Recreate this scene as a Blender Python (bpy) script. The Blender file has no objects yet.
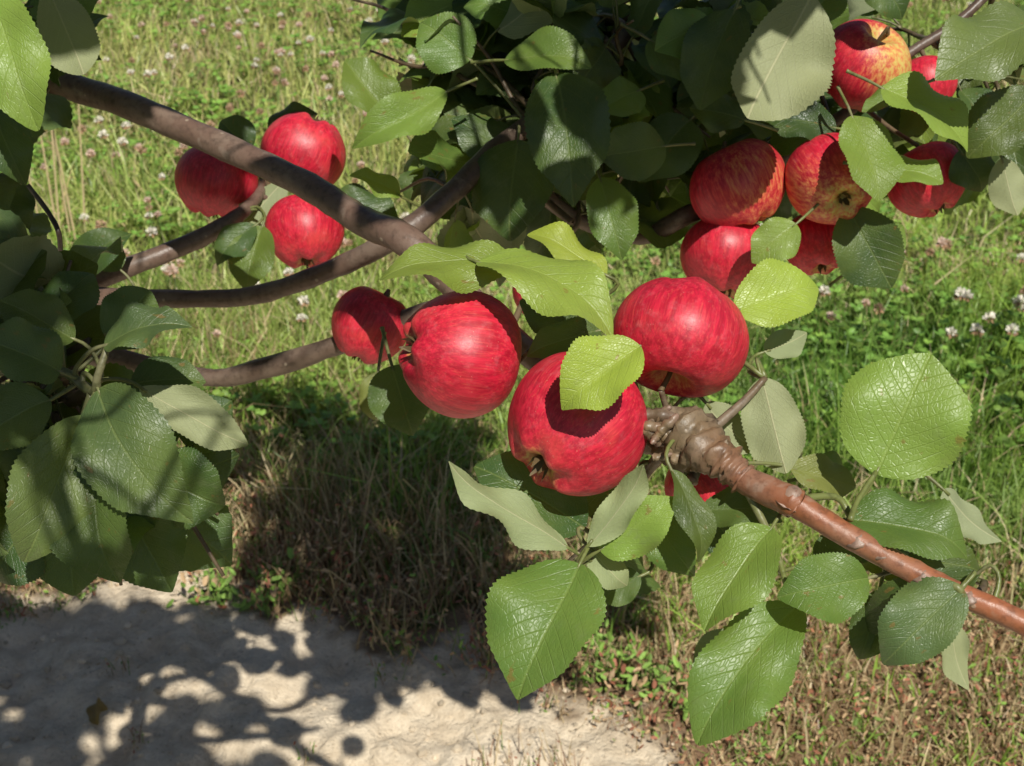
import bpy, math, numpy as np
from mathutils import Vector, Matrix
rng=np.random.default_rng(7)
# ------------------------------------------------------------------ camera frame: image pixels plus estimated depth to world positions
CAM=np.array([0,0,1.45]); PITCH=math.radians(28); FL=1407.0
F=np.array([0,math.cos(PITCH),-math.sin(PITCH)]); U=np.array([0,math.sin(PITCH),math.cos(PITCH)]); R=np.array([1.,0,0]); K=-F
SUN=np.array([0.2,-0.6,0.85]); SUN=SUN/np.linalg.norm(SUN)
def P(u,v,d): return CAM+d*(F+R*(u-512)/FL+U*(383-v)/FL)
def px(p):
    q=np.asarray(p)-CAM; d=q@F
    return 512+FL*(q@R)/d, 383-FL*(q@U)/d, d
def nrm(a): 
    a=np.asarray(a,float); return a/(np.linalg.norm(a)+1e-9)
scene=bpy.context.scene
def link(o): scene.collection.objects.link(o); return o
# ------------------------------------------------------------------ noise
def vnoise(x,y,s,seed=0):
    x=np.asarray(x,float)/s; y=np.asarray(y,float)/s
    xi=np.floor(x).astype(np.int64); yi=np.floor(y).astype(np.int64); fx=x-xi; fy=y-yi
    fx=fx*fx*(3-2*fx); fy=fy*fy*(3-2*fy)
    def h(a,b):
        n=(a*374761393+b*668265263+seed*144665)&0x7fffffff
        n=((n^(n>>13))*1274126177)&0x7fffffff
        return ((n^(n>>16))&0xffff)/65535.0
    return (h(xi,yi)*(1-fx)+h(xi+1,yi)*fx)*(1-fy)+(h(xi,yi+1)*(1-fx)+h(xi+1,yi+1)*fx)*fy
# ------------------------------------------------------------------ mesh helper
def mk(name,V,Q,mats,attrs=None,smooth=True,midx=None,parent=None):
    V=np.asarray(V,np.float32).reshape(-1,3); Q=np.asarray(Q,np.int32).reshape(-1,4)
    me=bpy.data.meshes.new(name)
    me.vertices.add(len(V)); me.vertices.foreach_set("co",V.ravel())
    me.loops.add(Q.size); me.loops.foreach_set("vertex_index",Q.ravel())
    me.polygons.add(len(Q)); me.polygons.foreach_set("loop_start",np.arange(0,Q.size,4,dtype=np.int32))
    me.polygons.foreach_set("loop_total",np.full(len(Q),4,np.int32))
    me.polygons.foreach_set("use_smooth",np.full(len(Q),smooth,dtype=bool))
    for m in mats: me.materials.append(m)
    if midx is not None: me.polygons.foreach_set("material_index",np.asarray(midx,np.int32))
    for n,a in (attrs or {}).items():
        at=me.attributes.new(n,'FLOAT_VECTOR','POINT'); at.data.foreach_set("vector",np.asarray(a,np.float32).ravel())
    me.update(); me.validate()
    o=link(bpy.data.objects.new(name,me))
    if parent: o.parent=parent
    return o
# ------------------------------------------------------------------ node helper
class NT:
    def __init__(s,name):
        s.m=bpy.data.materials.new(name); s.m.use_nodes=True; s.t=s.m.node_tree; s.t.nodes.clear()
        s.out=s.n('ShaderNodeOutputMaterial')
    def n(s,t,**k):
        nd=s.t.nodes.new(t)
        for a,b in k.items(): setattr(nd,a,b)
        return nd
    def set(s,i,v):
        if isinstance(v,bpy.types.NodeSocket): s.t.links.new(v,i)
        else:
            if isinstance(v,(tuple,list)) and len(v)==3 and i.type=='RGBA': v=(*v,1)
            i.default_value=v
    def math(s,op,a,b=0.0,c=None):
        nd=s.n('ShaderNodeMath',operation=op); s.set(nd.inputs[0],a); s.set(nd.inputs[1],b)
        if c is not None: s.set(nd.inputs[2],c)
        return nd.outputs[0]
    def mix(s,f,a,b,bt='MIX'):
        nd=s.n('ShaderNodeMix',data_type='RGBA',blend_type=bt); s.set(nd.inputs[0],f); s.set(nd.inputs[6],a); s.set(nd.inputs[7],b); return nd.outputs[2]
    def attr(s,n): return s.n('ShaderNodeAttribute',attribute_name=n).outputs['Vector']
    def sep(s,v):
        nd=s.n('ShaderNodeSeparateXYZ'); s.set(nd.inputs[0],v); return nd.outputs
    def noise(s,vec,scale,detail=4,rough=.55):
        nd=s.n('ShaderNodeTexNoise'); s.set(nd.inputs['Vector'],vec); nd.inputs['Scale'].default_value=scale; nd.inputs['Detail'].default_value=detail; nd.inputs['Roughness'].default_value=rough; return nd.outputs[0]
    def mr(s,v,a,b,c=0.,d=1.,smooth=True):
        nd=s.n('ShaderNodeMapRange'); nd.interpolation_type='SMOOTHSTEP' if smooth else 'LINEAR'
        for i,x in enumerate((v,a,b,c,d)): s.set(nd.inputs[i],x)
        return nd.outputs[0]
    def obj(s): return s.n('ShaderNodeTexCoord').outputs['Object']
    def bump(s,h,st,dist,nrmin=None):
        nd=s.n('ShaderNodeBump'); nd.inputs['Strength'].default_value=st; nd.inputs['Distance'].default_value=dist; s.set(nd.inputs['Height'],h)
        if nrmin is not None: s.set(nd.inputs['Normal'],nrmin)
        return nd.outputs[0]
    def prin(s,col,rough,spec=.5,normal=None,**k):
        nd=s.n('ShaderNodeBsdfPrincipled'); s.set(nd.inputs['Base Color'],col); s.set(nd.inputs['Roughness'],rough); s.set(nd.inputs['Specular IOR Level'],spec)
        if normal is not None: s.set(nd.inputs['Normal'],normal)
        for a,b in k.items(): s.set(nd.inputs[a.replace('_',' ')],b)
        return nd.outputs[0]
    def mixsh(s,f,a,b):
        nd=s.n('ShaderNodeMixShader'); s.set(nd.inputs[0],f); s.set(nd.inputs[1],a); s.set(nd.inputs[2],b); return nd.outputs[0]
    def done(s,sh): s.t.links.new(sh,s.out.inputs[0]); return s.m
# ---- leaf (detailed for the fruiting boughs, simpler for the unseen crown added to cast shadows)
def leafmat(name,detail):
    t=NT(name)
    lf=t.sep(t.attr('lf')); tint=t.attr('lcol'); o=t.obj()
    s_,v_,r_=lf[0],lf[1],lf[2]
    bf=t.n('ShaderNodeNewGeometry').outputs['Backfacing']
    if not detail:
        back=t.mix(.6,tint,(0.24,0.29,0.17))
        ps=t.prin(t.mix(bf,tint,back),.45,.4)
        tr=t.n('ShaderNodeBsdfTranslucent'); t.set(tr.inputs[0],t.mix(1.0,tint,(2.6,2.6,1.0),'MULTIPLY'))
        return t.done(t.mixsh(.2,ps,tr.outputs[0]))
    ab=t.math('ABSOLUTE',s_)
    mid=t.mr(ab,0.010,0.040,1,0)
    ph=t.math('MULTIPLY',t.math('ADD',t.math('SUBTRACT',v_,t.math('MULTIPLY',ab,0.33)),t.math('MULTIPLY',t.math('SIGN',s_),0.03)),8.0)
    ph=t.math('ADD',ph,t.math('MULTIPLY',t.math('MULTIPLY',ab,ab),-0.9))
    fr=t.math('ABSOLUTE',t.math('SUBTRACT',t.math('FRACT',ph),0.5))
    side=t.math('MULTIPLY',t.mr(fr,0.0,0.06,1,0),t.mr(ab,0.45,1.0,1,0.1))
    cv=t.n('ShaderNodeCombineXYZ'); t.set(cv.inputs[0],s_); t.set(cv.inputs[1],t.math('MULTIPLY',v_,1.6)); t.set(cv.inputs[2],r_)
    vor=t.n('ShaderNodeTexVoronoi',feature='DISTANCE_TO_EDGE'); t.set(vor.inputs['Vector'],cv.outputs[0]); vor.inputs['Scale'].default_value=15
    fine=t.mr(vor.outputs['Distance'],0.0,0.16,1,0)
    nz=t.noise(o,26,3); nz2=t.noise(o,150,2)
    front=t.mix(t.mr(nz,.35,.7),tint,t.mix(.35,tint,(0.20,0.26,0.045)))
    front=t.mix(t.math('MULTIPLY',nz2,.3),front,t.mix(.5,front,(0.02,0.045,0.012)))
    veinc=t.mix(.35,tint,(0.32,0.38,0.11))
    front=t.mix(t.math('MULTIPLY',fine,.08),front,veinc)
    front=t.mix(t.math('MULTIPLY',side,.24),front,veinc)
    front=t.mix(t.math('MULTIPLY',mid,.62),front,veinc)
    nl=t.noise(cv.outputs[0],3.2,3)
    front=t.mix(t.math('MULTIPLY',t.mr(nl,.66,.72),.6),front,(0.21,0.12,0.035))
    front=t.mix(t.math('MULTIPLY',t.mr(nl,.45,.25),.15),front,(0.22,0.23,0.15))
    back=t.mix(.72,tint,(0.36,0.39,0.23)); back=t.mix(t.math('MULTIPLY',side,.3),back,(0.47,0.48,0.32)); back=t.mix(t.math('MULTIPLY',mid,.8),back,(0.52,0.50,0.30))
    back=t.mix(t.math('MULTIPLY',nz,.35),back,(0.2,0.23,0.11))
    col=t.mix(bf,front,back)
    h=t.math('ADD',t.math('MULTIPLY',side,-1.0),t.math('MULTIPLY',fine,-.30)); h=t.math('ADD',h,t.math('MULTIPLY',mid,-1.2))
    bn=t.bump(h,.42,.001)
    ro=t.math('ADD',t.math('MULTIPLY',bf,.26),t.math('ADD',t.math('MULTIPLY',nz,.24),.28))
    ps=t.prin(col,ro,.46,bn)
    tr=t.n('ShaderNodeBsdfTranslucent'); t.set(tr.inputs[0],t.mix(.5,t.mix(1.0,tint,(2.0,2.2,1.0),'MULTIPLY'),(0.28,0.36,0.04)))
    return t.done(t.mixsh(.2,ps,tr.outputs[0]))
M_leaf=leafmat('apple_leaf',True); M_leaf2=leafmat('shade_crown_leaf',False)
# ---- apple
t=NT('apple_skin'); ap=t.attr('apco'); bl=t.sep(t.attr('blush'))
mp=t.n('ShaderNodeMapping'); t.set(mp.inputs[0],ap); mp.inputs['Scale'].default_value=(8,8,.8)
st=t.noise(mp.outputs[0],1.5,5,.68)
mp2=t.n('ShaderNodeMapping'); t.set(mp2.inputs[0],ap); mp2.inputs['Scale'].default_value=(26,26,1.3)
st2=t.noise(mp2.outputs[0],1.3,3,.6)
blot=t.noise(ap,1.3,3)
red=t.mix(t.mr(st,.32,.66),(0.66,0.018,0.050),(0.37,0.006,0.024))
red=t.mix(t.math('MULTIPLY',t.mr(st2,.5,.74),.45),red,(0.74,0.10,0.075))
red=t.mix(t.math('MULTIPLY',t.mr(blot,.52,.75),.40),red,(0.74,0.085,0.07))
red=t.mix(t.math('MULTIPLY',t.mr(blot,.48,.28),.40),red,(0.38,0.005,0.022))
yel=t.mix(t.mr(st,.4,.62),(0.60,0.46,0.12),(0.66,0.24,0.08))
k=t.math('ADD',bl[0],t.math('MULTIPLY',t.math('SUBTRACT',st,.5),.8))
k=t.math('SUBTRACT',k,t.math('MULTIPLY',bl[2],.66))
col=t.mix(t.mr(k,.2,.72),yel,red)
vo=t.n('ShaderNodeTexVoronoi'); t.set(vo.inputs['Vector'],ap); vo.inputs['Scale'].default_value=10
dots=t.mr(vo.outputs['Distance'],.03,.09,1,0)
col=t.mix(t.math('MULTIPLY',dots,.5),col,(0.76,0.46,0.32))
col=t.mix(bl[1],col,(0.26,0.22,0.06))
dust=t.noise(ap,5,5,.7)
col=t.mix(t.math('MULTIPLY',t.mr(dust,.5,.75),.10),col,(0.75,0.45,0.48))
ro=t.math('ADD',t.math('MULTIPLY',dust,.36),.28)
bn=t.bump(dust,.16,.002)
M_apple=t.done(t.prin(col,ro,.55,bn))
t=NT('apple_stem'); M_stem=t.done(t.prin(t.mix(t.noise(t.obj(),200,2),(0.16,0.11,0.04),(0.06,0.035,0.018)),.7))
# ---- bark
t=NT('apple_bark'); bc=t.attr('bcol'); o=t.obj(); n1=t.noise(o,26,4,.6); n2=t.noise(o,200,4,.65); n3=t.noise(o,60,3,.6)
vo=t.n('ShaderNodeTexVoronoi'); t.set(vo.inputs['Vector'],o); vo.inputs['Scale'].default_value=80
lent=t.mr(vo.outputs['Distance'],.06,.14,1,0)
col=t.mix(t.mr(n1,.40,.66),bc,t.mix(.36,bc,(0.27,0.21,0.16)))
col=t.mix(t.math('MULTIPLY',t.mr(n3,.60,.72),.28),col,(0.36,0.30,0.24))
col=t.mix(t.mr(n2,.45,.72,0,.6),col,t.mix(.7,bc,(0.015,0.01,0.008)))
col=t.mix(t.math('MULTIPLY',lent,.6),col,(0.40,0.32,0.24))
hh=t.math('ADD',n1,t.math('ADD',t.math('MULTIPLY',n2,.3),t.math('MULTIPLY',lent,.15)))
M_bark=t.done(t.prin(col,t.math('ADD',t.math('MULTIPLY',n1,.35),.26),.45,t.bump(hh,.6,.0022)))
# ---- simple vegetation (per-vertex colour)
def vegmat(name,tr_,rough,spec=.3):
    t=NT(name); c=t.attr('gcol'); p=t.prin(c,rough,spec)
    if tr_<=0: return t.done(p)
    tr=t.n('ShaderNodeBsdfTranslucent'); t.set(tr.inputs[0],t.mix(1.0,c,(1.4,1.4,.8),'MULTIPLY')); return t.done(t.mixsh(tr_,p,tr.outputs[0]))
M_grass=vegmat('grass_blades',.22,.45,.5); M_flower=vegmat('clover_petals',0,.8,.1); M_weed=vegmat('weed',0,.6); M_stone=vegmat('stone',0,.85,.2)
# ---- ground
t=NT('ground_soil'); o=t.obj(); gm=t.sep(t.attr('gmask'))
n1=t.noise(o,3,4,.6); n2=t.noise(o,24,6,.7); n3=t.noise(o,130,3,.7); n4=t.noise(o,.35,3)
soil=t.mix(t.mr(n2,.3,.7),(0.76,0.64,0.48),(0.55,0.44,0.31))
soil=t.mix(t.mr(n1,.45,.75),soil,(0.80,0.69,0.54))
soil=t.mix(t.math('MULTIPLY',t.mr(n3,.58,.72),.6),soil,(0.26,0.19,0.12))
turf=t.mix(t.mr(n2,.35,.65),(0.06,0.09,0.022),(0.14,0.11,0.055))
turf=t.mix(t.mr(n4,.4,.7),turf,(0.15,0.19,0.055))
far=t.mix(n1,(0.18,0.26,0.06),(0.30,0.32,0.10))
turf=t.mix(gm[1],turf,far)
edge=t.mix(n2,(0.34,0.24,0.15),(0.13,0.085,0.05))
g=t.mix(t.mr(gm[0],.25,.6),soil,edge); g=t.mix(t.mr(gm[0],.75,1.0),g,turf)
g=t.mix(gm[2],g,t.mix(n2,(0.34,0.20,0.12),(0.15,0.09,0.05)))
hh=t.math('ADD',n2,t.math('MULTIPLY',n3,.35))
M_ground=t.done(t.prin(g,.95,.1,t.bump(hh,.9,.018)))

# ------------------------------------------------------------------ ground
bx=[-6,-3,-.87,-.55,-.36,-.02,.14,.27,.55,1.2,6]; by=[1.75,1.9,1.95,2.09,1.92,1.83,1.70,1.52,1.15,.6,-.5]
def bound(x,y=None): return np.interp(x,bx,by)+.10*(vnoise(x,x*0+3,.16,5)-.5)+.07*(vnoise(x,x*0,.05,9)-.5)
def gmask(x,y):
    d=y-bound(x)+ .16*(vnoise(x,y,.07,3)-.5)+.08*(vnoise(x,y,.025,33)-.5)
    m=np.clip(.5+d/.26,0,1); back=np.clip((.0-y)/.5,0,1)
    return np.maximum(m,back)
def dryz(x,y): # matted dry strip right of the bare soil
    return np.clip((x-.02)/.15,0,1)*np.clip((2.18+.3*(vnoise(x,y,.2,61)-.5)-y)/.3,0,1)*np.clip((y-.6)/.3,0,1)
def gh(x,y):
    x=np.asarray(x,float); y=np.asarray(y,float); m=gmask(x,y)
    near=np.exp(-((x**2+(y-2)**2)/60))
    h=.05*(vnoise(x,y,.9,1)-.5)+.035*(vnoise(x,y,.28,2)-.5)
    h=h+(1-m*.8)*(.028*(vnoise(x,y,.10,4)-.5)+.022*(vnoise(x,y,.045,6)-.5)+.015*(vnoise(x,y,.022,8)-.5))
    return h*near
def axis(lo,hi,step,far):
    a=list(np.arange(lo,hi,step)); s=step; p=hi
    up=[]; 
    while p<far: up.append(p); s*=1.22; p+=s
    up.append(far); s=step; p=lo-step; dn=[]
    while p>-far: dn.append(p); s*=1.22; p-=s
    dn.append(-far); return np.array(dn[::-1]+a+up)
gx=axis(-1.3,1.3,.01,400); gy=axis(1.3,2.6,.01,400)
X,Y=np.meshgrid(gx,gy); Z=gh(X,Y); n_=len(gx); m_=len(gy)
idx=np.arange(n_*m_).reshape(m_,n_)
Q=np.stack([idx[:-1,:-1],idx[:-1,1:],idx[1:,1:],idx[1:,:-1]],-1).reshape(-1,4)
gmv=gmask(X,Y); farm=np.clip((np.hypot(X,Y)-6)/8,0,1)
mk('ground',np.stack([X,Y,Z],-1),Q,[M_ground],{'gmask':np.stack([gmv,farm,dryz(X,Y)*(gmv>.6)*.8],-1)})

# ------------------------------------------------------------------ grass
def blades(n,x,y,h,w,col,lean=.5,segs=3):
    az=rng.uniform(0,2*np.pi,n); ln=np.clip(rng.gamma(2.0,lean/2,n),0,2.0)
    dx,dy=np.cos(az),np.sin(az); fa=rng.normal(0,1.0,n)
    wx,wy=np.cos(fa),np.sin(fa); z=gh(x,y)-.004
    V=np.zeros((n,segs+1,2,3)); 
    for i in range(segs+1):
        k=i/segs; ww=w*(1-k**1.6)*.5+.0003
        ang=ln*k; hor=h*k*np.sin(ang*.8); ver=h*k*np.cos(ang*.8)
        for j,sg in enumerate((-1,1)):
            V[:,i,j,0]=x+dx*hor+sg*wx*ww; V[:,i,j,1]=y+dy*hor+sg*wy*ww; V[:,i,j,2]=z+ver
    C=np.repeat(col[:,None,:],(segs+1)*2,1)
    b=(np.arange(n)*(segs+1)*2)[:,None,None]
    i=np.arange(segs)[None,:,None]*2
    Qd=b+i+np.array([0,1,3,2])[None,None,:]
    return V.reshape(-1,3),Qd.reshape(-1,4),C.reshape(-1,3)
class Acc:
    def __init__(s): s.V=[];s.Q=[];s.A={};s.n=0
    def add(s,V,Q,**a):
        V=np.asarray(V,float).reshape(-1,3); s.V.append(V); s.Q.append(np.asarray(Q).reshape(-1,4)+s.n); s.n+=len(V)
        for k,v in a.items(): s.A.setdefault(k,[]).append(np.asarray(v,float).reshape(-1,3))
    def make(s,name,mats,parent=None,smooth=True):
        return mk(name,np.concatenate(s.V),np.concatenate(s.Q),mats,{k:np.concatenate(v) for k,v in s.A.items()},smooth,None,parent)
def grasscol(x,y,n):
    c1=np.array([.30,.45,.070]); c2=np.array([.11,.23,.035]); c3=np.array([.56,.57,.20]); c4=np.array([.66,.54,.30]); c5=np.array([.30,.18,.10])
    a=vnoise(x,y,.42,11)*1.5-.2; a=np.clip(a+rng.normal(0,.2,n),0,1)[:,None]; col=c2*(1-a)+c1*a
    warm=np.clip((y-2.4)/2.0,0,1)*np.clip(1-(x-.2)*.4,.45,1)
    b=np.clip(rng.uniform(0,1,n)*warm*1.5+.6*(vnoise(x,y,.35,12)-.45),0,1)[:,None]; col=col*(1-b)+c3*b
    d=y-bound(x); pb=np.clip(1.25*np.exp(-np.clip(d,0,9)/.40),0,.95)
    pb=np.maximum(pb*np.where(x>.15,.75,1),.68*dryz(x,y)); pb=np.maximum(pb,.55*(vnoise(x,y,.3,71)>.70))
    k=rng.uniform(0,1,n); st=(k<pb)|(k>1-.05-.14*warm)
    mixc=rng.uniform(0,1,(n,1)); sc=c4*mixc+c5*(1-mixc); sc2=c4*.85+rng.normal(0,.02,(n,3))
    col=np.where(st[:,None],np.where((d<.9)[:,None],sc,sc2),col)
    return np.clip(col*rng.uniform(.7,1.2,(n,1)),.01,.8)
G=Acc()
def field(n,y0,y1,hw0,hw1,hmin,hmax,w,pw=1.0,segs=3):
    y=y0+(y1-y0)*rng.uniform(0,1,n)**pw; hw=np.interp(y,[y0,y1],[hw0,hw1]); x=rng.uniform(-1,1,n)*hw
    m=gmask(x,y); d=y-bound(x); keep=rng.uniform(0,1,n)<np.where(m<.4,.0,np.clip((m-.35)*1.6,0.05,1)); keep&=(vnoise(x,y,.09,21)>.30*np.exp(-np.clip(d,0,5)/.25)+.0)
    keep&=rng.uniform(0,1,n)>.2*dryz(x,y)
    x,y,d=x[keep],y[keep],d[keep]; k=len(x)
    h=rng.uniform(hmin,hmax,k)*np.clip(.45+d/.4,.45,1)*(.45+1.1*vnoise(x,y,.22,13))*np.where(rng.uniform(0,1,k)<.04,1.8,1)
    h*=1-.50*dryz(x,y)
    r=blades(k,x,y,h,w*rng.uniform(.6,1.4,k),grasscol(x,y,k),1.0,segs); G.add(r[0],r[1],gcol=r[2])
field(60000,1.2,3.2,1.2,1.6,.05,.15,.0036)
field(44000,3.0,7.4,1.5,3.0,.06,.14,.0058,1.1,2)
field(16000,7.2,16,4,9,.08,.16,.015,1,2)
field(10000,1.9,6.0,4.2,5.2,.06,.15,.007,1,2)
G.make('grass',[M_grass],smooth=False)
# ------------------------------------------------------------------ clover
C=Acc()
def nrm_rows(a): return a/(np.linalg.norm(a,axis=1,keepdims=True)+1e-9)
def discs(n,c,nv,rad,col,acc,asp=.8):
    a=nrm_rows(np.cross(nv,rng.normal(0,1,(n,3)))); b=np.cross(nv,a)
    V=np.zeros((n,8,3))
    for i in range(8):
        th=i*math.pi/4; V[:,i]=c+a*(np.cos(th)*rad)[:,None]+b*(np.sin(th)*rad*asp)[:,None]+nv*(rad*.12*abs(math.cos(th)))[:,None]
    q=np.array([[0,1,2,3],[0,3,4,7],[4,5,6,7]]); Qd=(np.arange(n)*8)[:,None,None]+q[None]
    acc.add(V,Qd,gcol=np.repeat(col[:,None,:],8,1))
def clover(n,y0,y1,h0,h1,sz):
    y=rng.uniform(y0,y1,n); x=rng.uniform(-1,1,n)*np.interp(y,[y0,y1],[h0,h1])
    k=(gmask(x,y)>.9)&(vnoise(x,y,.4,31)+.25*rng.uniform(0,1,n)>.50)&(y-bound(x)>.4)&(dryz(x,y)<.3); x,y=x[k],y[k]; n=len(x)
    z=gh(x,y)+rng.uniform(.04,.10,n); az=rng.uniform(0,6.28,n); r=sz*rng.uniform(.7,1.3,n)
    col=np.array([.14,.28,.05])*rng.uniform(.6,1.5,(n,1))+np.array([.11,.10,.015])*rng.uniform(0,1,(n,1))
    for j in range(3):
        a=az+j*2.094; c=np.stack([x+np.cos(a)*r,y+np.sin(a)*r,z],-1)
        nv=nrm_rows(np.stack([-.4*np.cos(a)+rng.normal(0,.2,n),-.4*np.sin(a)+rng.normal(0,.2,n),np.ones(n)],-1))
        discs(n,c,nv,r,col,C)
clover(7500,2.3,4.2,1.2,2.0,.0075); clover(8000,4,7.5,1.9,3.2,.010)
C.make('clover_leaves',[M_grass],smooth=False)
Fl=Acc()
def flower(x,y,h,r,col):
    z=float(gh(x,y)); top=np.array([x+rng.normal(0,.012),y+rng.normal(0,.012),z+h])
    a=np.array([x,y,z]); w=np.array([.0011,0,0]); w2=np.array([0,.0011,0])
    V=[a-w,a+w,top+w,top-w,a-w2,a+w2,top+w2,top-w2]; Fl.add(V,[[0,1,2,3],[4,5,6,7]],gcol=np.tile([.2,.3,.08],(8,1)))
    n=44; i=np.arange(n)+.5; ph=np.arccos(1-1.75*i/n); th=i*2.39996
    d=np.stack([np.sin(ph)*np.cos(th),np.sin(ph)*np.sin(th),np.cos(ph)],-1); d=nrm_rows(d+rng.normal(0,.12,(n,3)))
    s=nrm_rows(np.cross(d,rng.normal(0,1,(n,3)))); ww=r*.2
    c0=top+d*r*.25; c1=top+d*r*.75; c2=top+d*r*rng.uniform(.9,1.15,(n,1))
    V=np.stack([c0-s*ww*.4,c0+s*ww*.4,c1-s*ww,c1+s*ww,c2-s*ww*.5,c2+s*ww*.5],1)
    q=np.array([[0,1,3,2],[2,3,5,4]]); cc=col*rng.uniform(.75,1.1,(n,1))
    lowc=np.array([.40,.24,.14]); cc=np.where((d[:,2]<-.1)[:,None],lowc,cc)
    Fl.add(V,(np.arange(n)*6)[:,None,None]+q[None],gcol=np.repeat(cc[:,None],6,1))
for _ in range(1150):
    y=rng.uniform(2.7,7.6); x=rng.uniform(-1,1)*np.interp(y,[2.7,7.4],[1.3,3.0])
    if vnoise(x,y,.5,41)<.42 and rng.uniform()<.75: continue
    if abs(x)<.35 and y<3.3: continue
    kk=rng.uniform(); col=np.array([.82,.77,.66]) if kk<.45 else (np.array([.72,.54,.44]) if kk<.75 else np.array([.50,.34,.22]))
    flower(x,y,rng.uniform(.11,.18),rng.uniform(.009,.0155),col)
Fl.make('clover_flowers',[M_flower],smooth=False)

# ------------------------------------------------------------------ dry weeds, clods
W=Acc()
def ribbon(p0,p1,w,col,sag=0.):
    p0=np.asarray(p0);p1=np.asarray(p1); pts=[p0+(p1-p0)*k+np.array([0,0,sag*4*k*(1-k)]) for k in (0,.33,.66,1)]
    V=[];
    for ax in (np.array([1,0,0]),np.array([0,1,0])):
        for i,p in enumerate(pts): ww=w*(1-.2*i); V+= [p-ax*ww,p+ax*ww]
    q=[[b+2*i,b+2*i+1,b+2*i+3,b+2*i+2] for b in (0,8) for i in range(3)]
    W.add(V,q,gcol=np.tile(col,(16,1)))
def weed(x,y,n,hh,greenness,leafr=.006,leafn=5,spread=.6):
    z=float(gh(x,y))
    for _ in range(n):
        a=rng.uniform(0,6.28); l=hh*rng.uniform(.5,1.15); s=rng.uniform(.1,spread)
        p0=np.array([x+rng.normal(0,.014),y+rng.normal(0,.014),z-.003]); p1=p0+np.array([math.cos(a)*s,math.sin(a)*s,1])*l/math.hypot(1,s)
        g=rng.uniform()<greenness
        col=np.array([.18,.28,.06]) if g else (np.array([.34,.19,.11]) if rng.uniform()<.45 else np.array([.58,.46,.27]))
        ribbon(p0,p1,.0009,col*rng.uniform(.7,1.1),rng.normal(0,.01))
        if leafn:
            m=rng.integers(1,leafn+1); k=rng.uniform(.25,1,m)[:,None]; c=p0+(p1-p0)*k+rng.normal(0,leafr*1.1,(m,3))
            nv=nrm_rows(rng.normal(0,.7,(m,3))+np.array([0,-.3,1.])); gr_=rng.uniform(0,1,(m,1))
            lc=np.where(gr_<greenness,np.array([[.20,.33,.06]]),np.where(gr_<greenness+.35*(1-greenness),np.array([[.36,.14,.08]]),np.array([[.46,.31,.17]])))*rng.uniform(.6,1.2,(m,1))
            discs(m,c,nv,leafr*rng.uniform(.5,1.2,m),lc,W,.42)
for k_ in range(820):
    x=rng.uniform(-1.1,1.1); b=float(bound(np.array([x]))[0]); y=b+abs(rng.normal(0,.20))-.05
    if k_>520: x=rng.uniform(.05,.9); b=float(bound(np.array([x]))[0])
    if x>.1: y=max(b-.04,1.3)+rng.uniform(0,1)*(2.25-max(b,1.3))
    weed(x,y,rng.integers(4,12),rng.uniform(.03,.10)*(1.5 if -.5<x<.1 else .7),rng.uniform(.0,.6),.0055,4,1.0 if x<.1 else 1.6)
for (x,y) in [(-.50,1.94),(-.44,1.93),(-.40,1.97),(.15,1.74),(.22,1.70),(.12,1.80),(.30,1.66)]:
    weed(x,y,26,.075,.7,.010,7,1.0)
for k in range(9): weed(-.04+.016*k+rng.normal(0,.004),1.54+rng.normal(0,.012),6,.075,.1,.003,2,.55)
for (x,y) in [(-.55,1.6),(-.3,1.56),(.05,1.66),(-.62,1.75),(-.2,1.75)]: weed(x,y,7,.035,.4,.004,3,.8)
for k in range(9):
    x=-1.16+rng.normal(0,.04); y=3.3+rng.normal(0,.1); ribbon([x,y,0],[x+rng.normal(0,.03),y,.5+rng.uniform(0,.2)],.003,np.array([.6,.48,.28]))
W.make('dry_weeds',[M_weed],smooth=False)
S=Acc()
for _ in range(1300):
    x=rng.uniform(-1.1,.45); y=rng.uniform(1.35,2.15)
    if gmask(np.array([x]),np.array([y]))[0]>.7: continue
    if vnoise(x,y,.12,51)<.42: continue
    r=min(rng.gamma(1.6,.0017)+.001,.009); z=float(gh(x,y))+r*.2
    th=np.linspace(0,2*np.pi,7)[:-1]; V=[]
    sx,sy,sz=rng.uniform(.7,1.3,3)
    for zz,rr in ((-.8,.5),(0,1),(.6,.55)):
        jit=rng.uniform(.7,1.3,6); V+= [[x+np.cos(a)*rr*r*sx*j,y+np.sin(a)*rr*r*sy*j,z+zz*r*sz] for a,j in zip(th,jit)]
    q=[[i,(i+1)%6,6+(i+1)%6,6+i] for i in range(6)]+[[6+i,6+(i+1)%6,12+(i+1)%6,12+i] for i in range(6)]+[[12,13,14,15],[12,15,16,17]]
    S.add(V,q,gcol=np.tile(np.array([.64,.53,.39])*rng.uniform(.55,1.1),(18,1)))
S.make('soil_clods',[M_stone],smooth=False)

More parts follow.
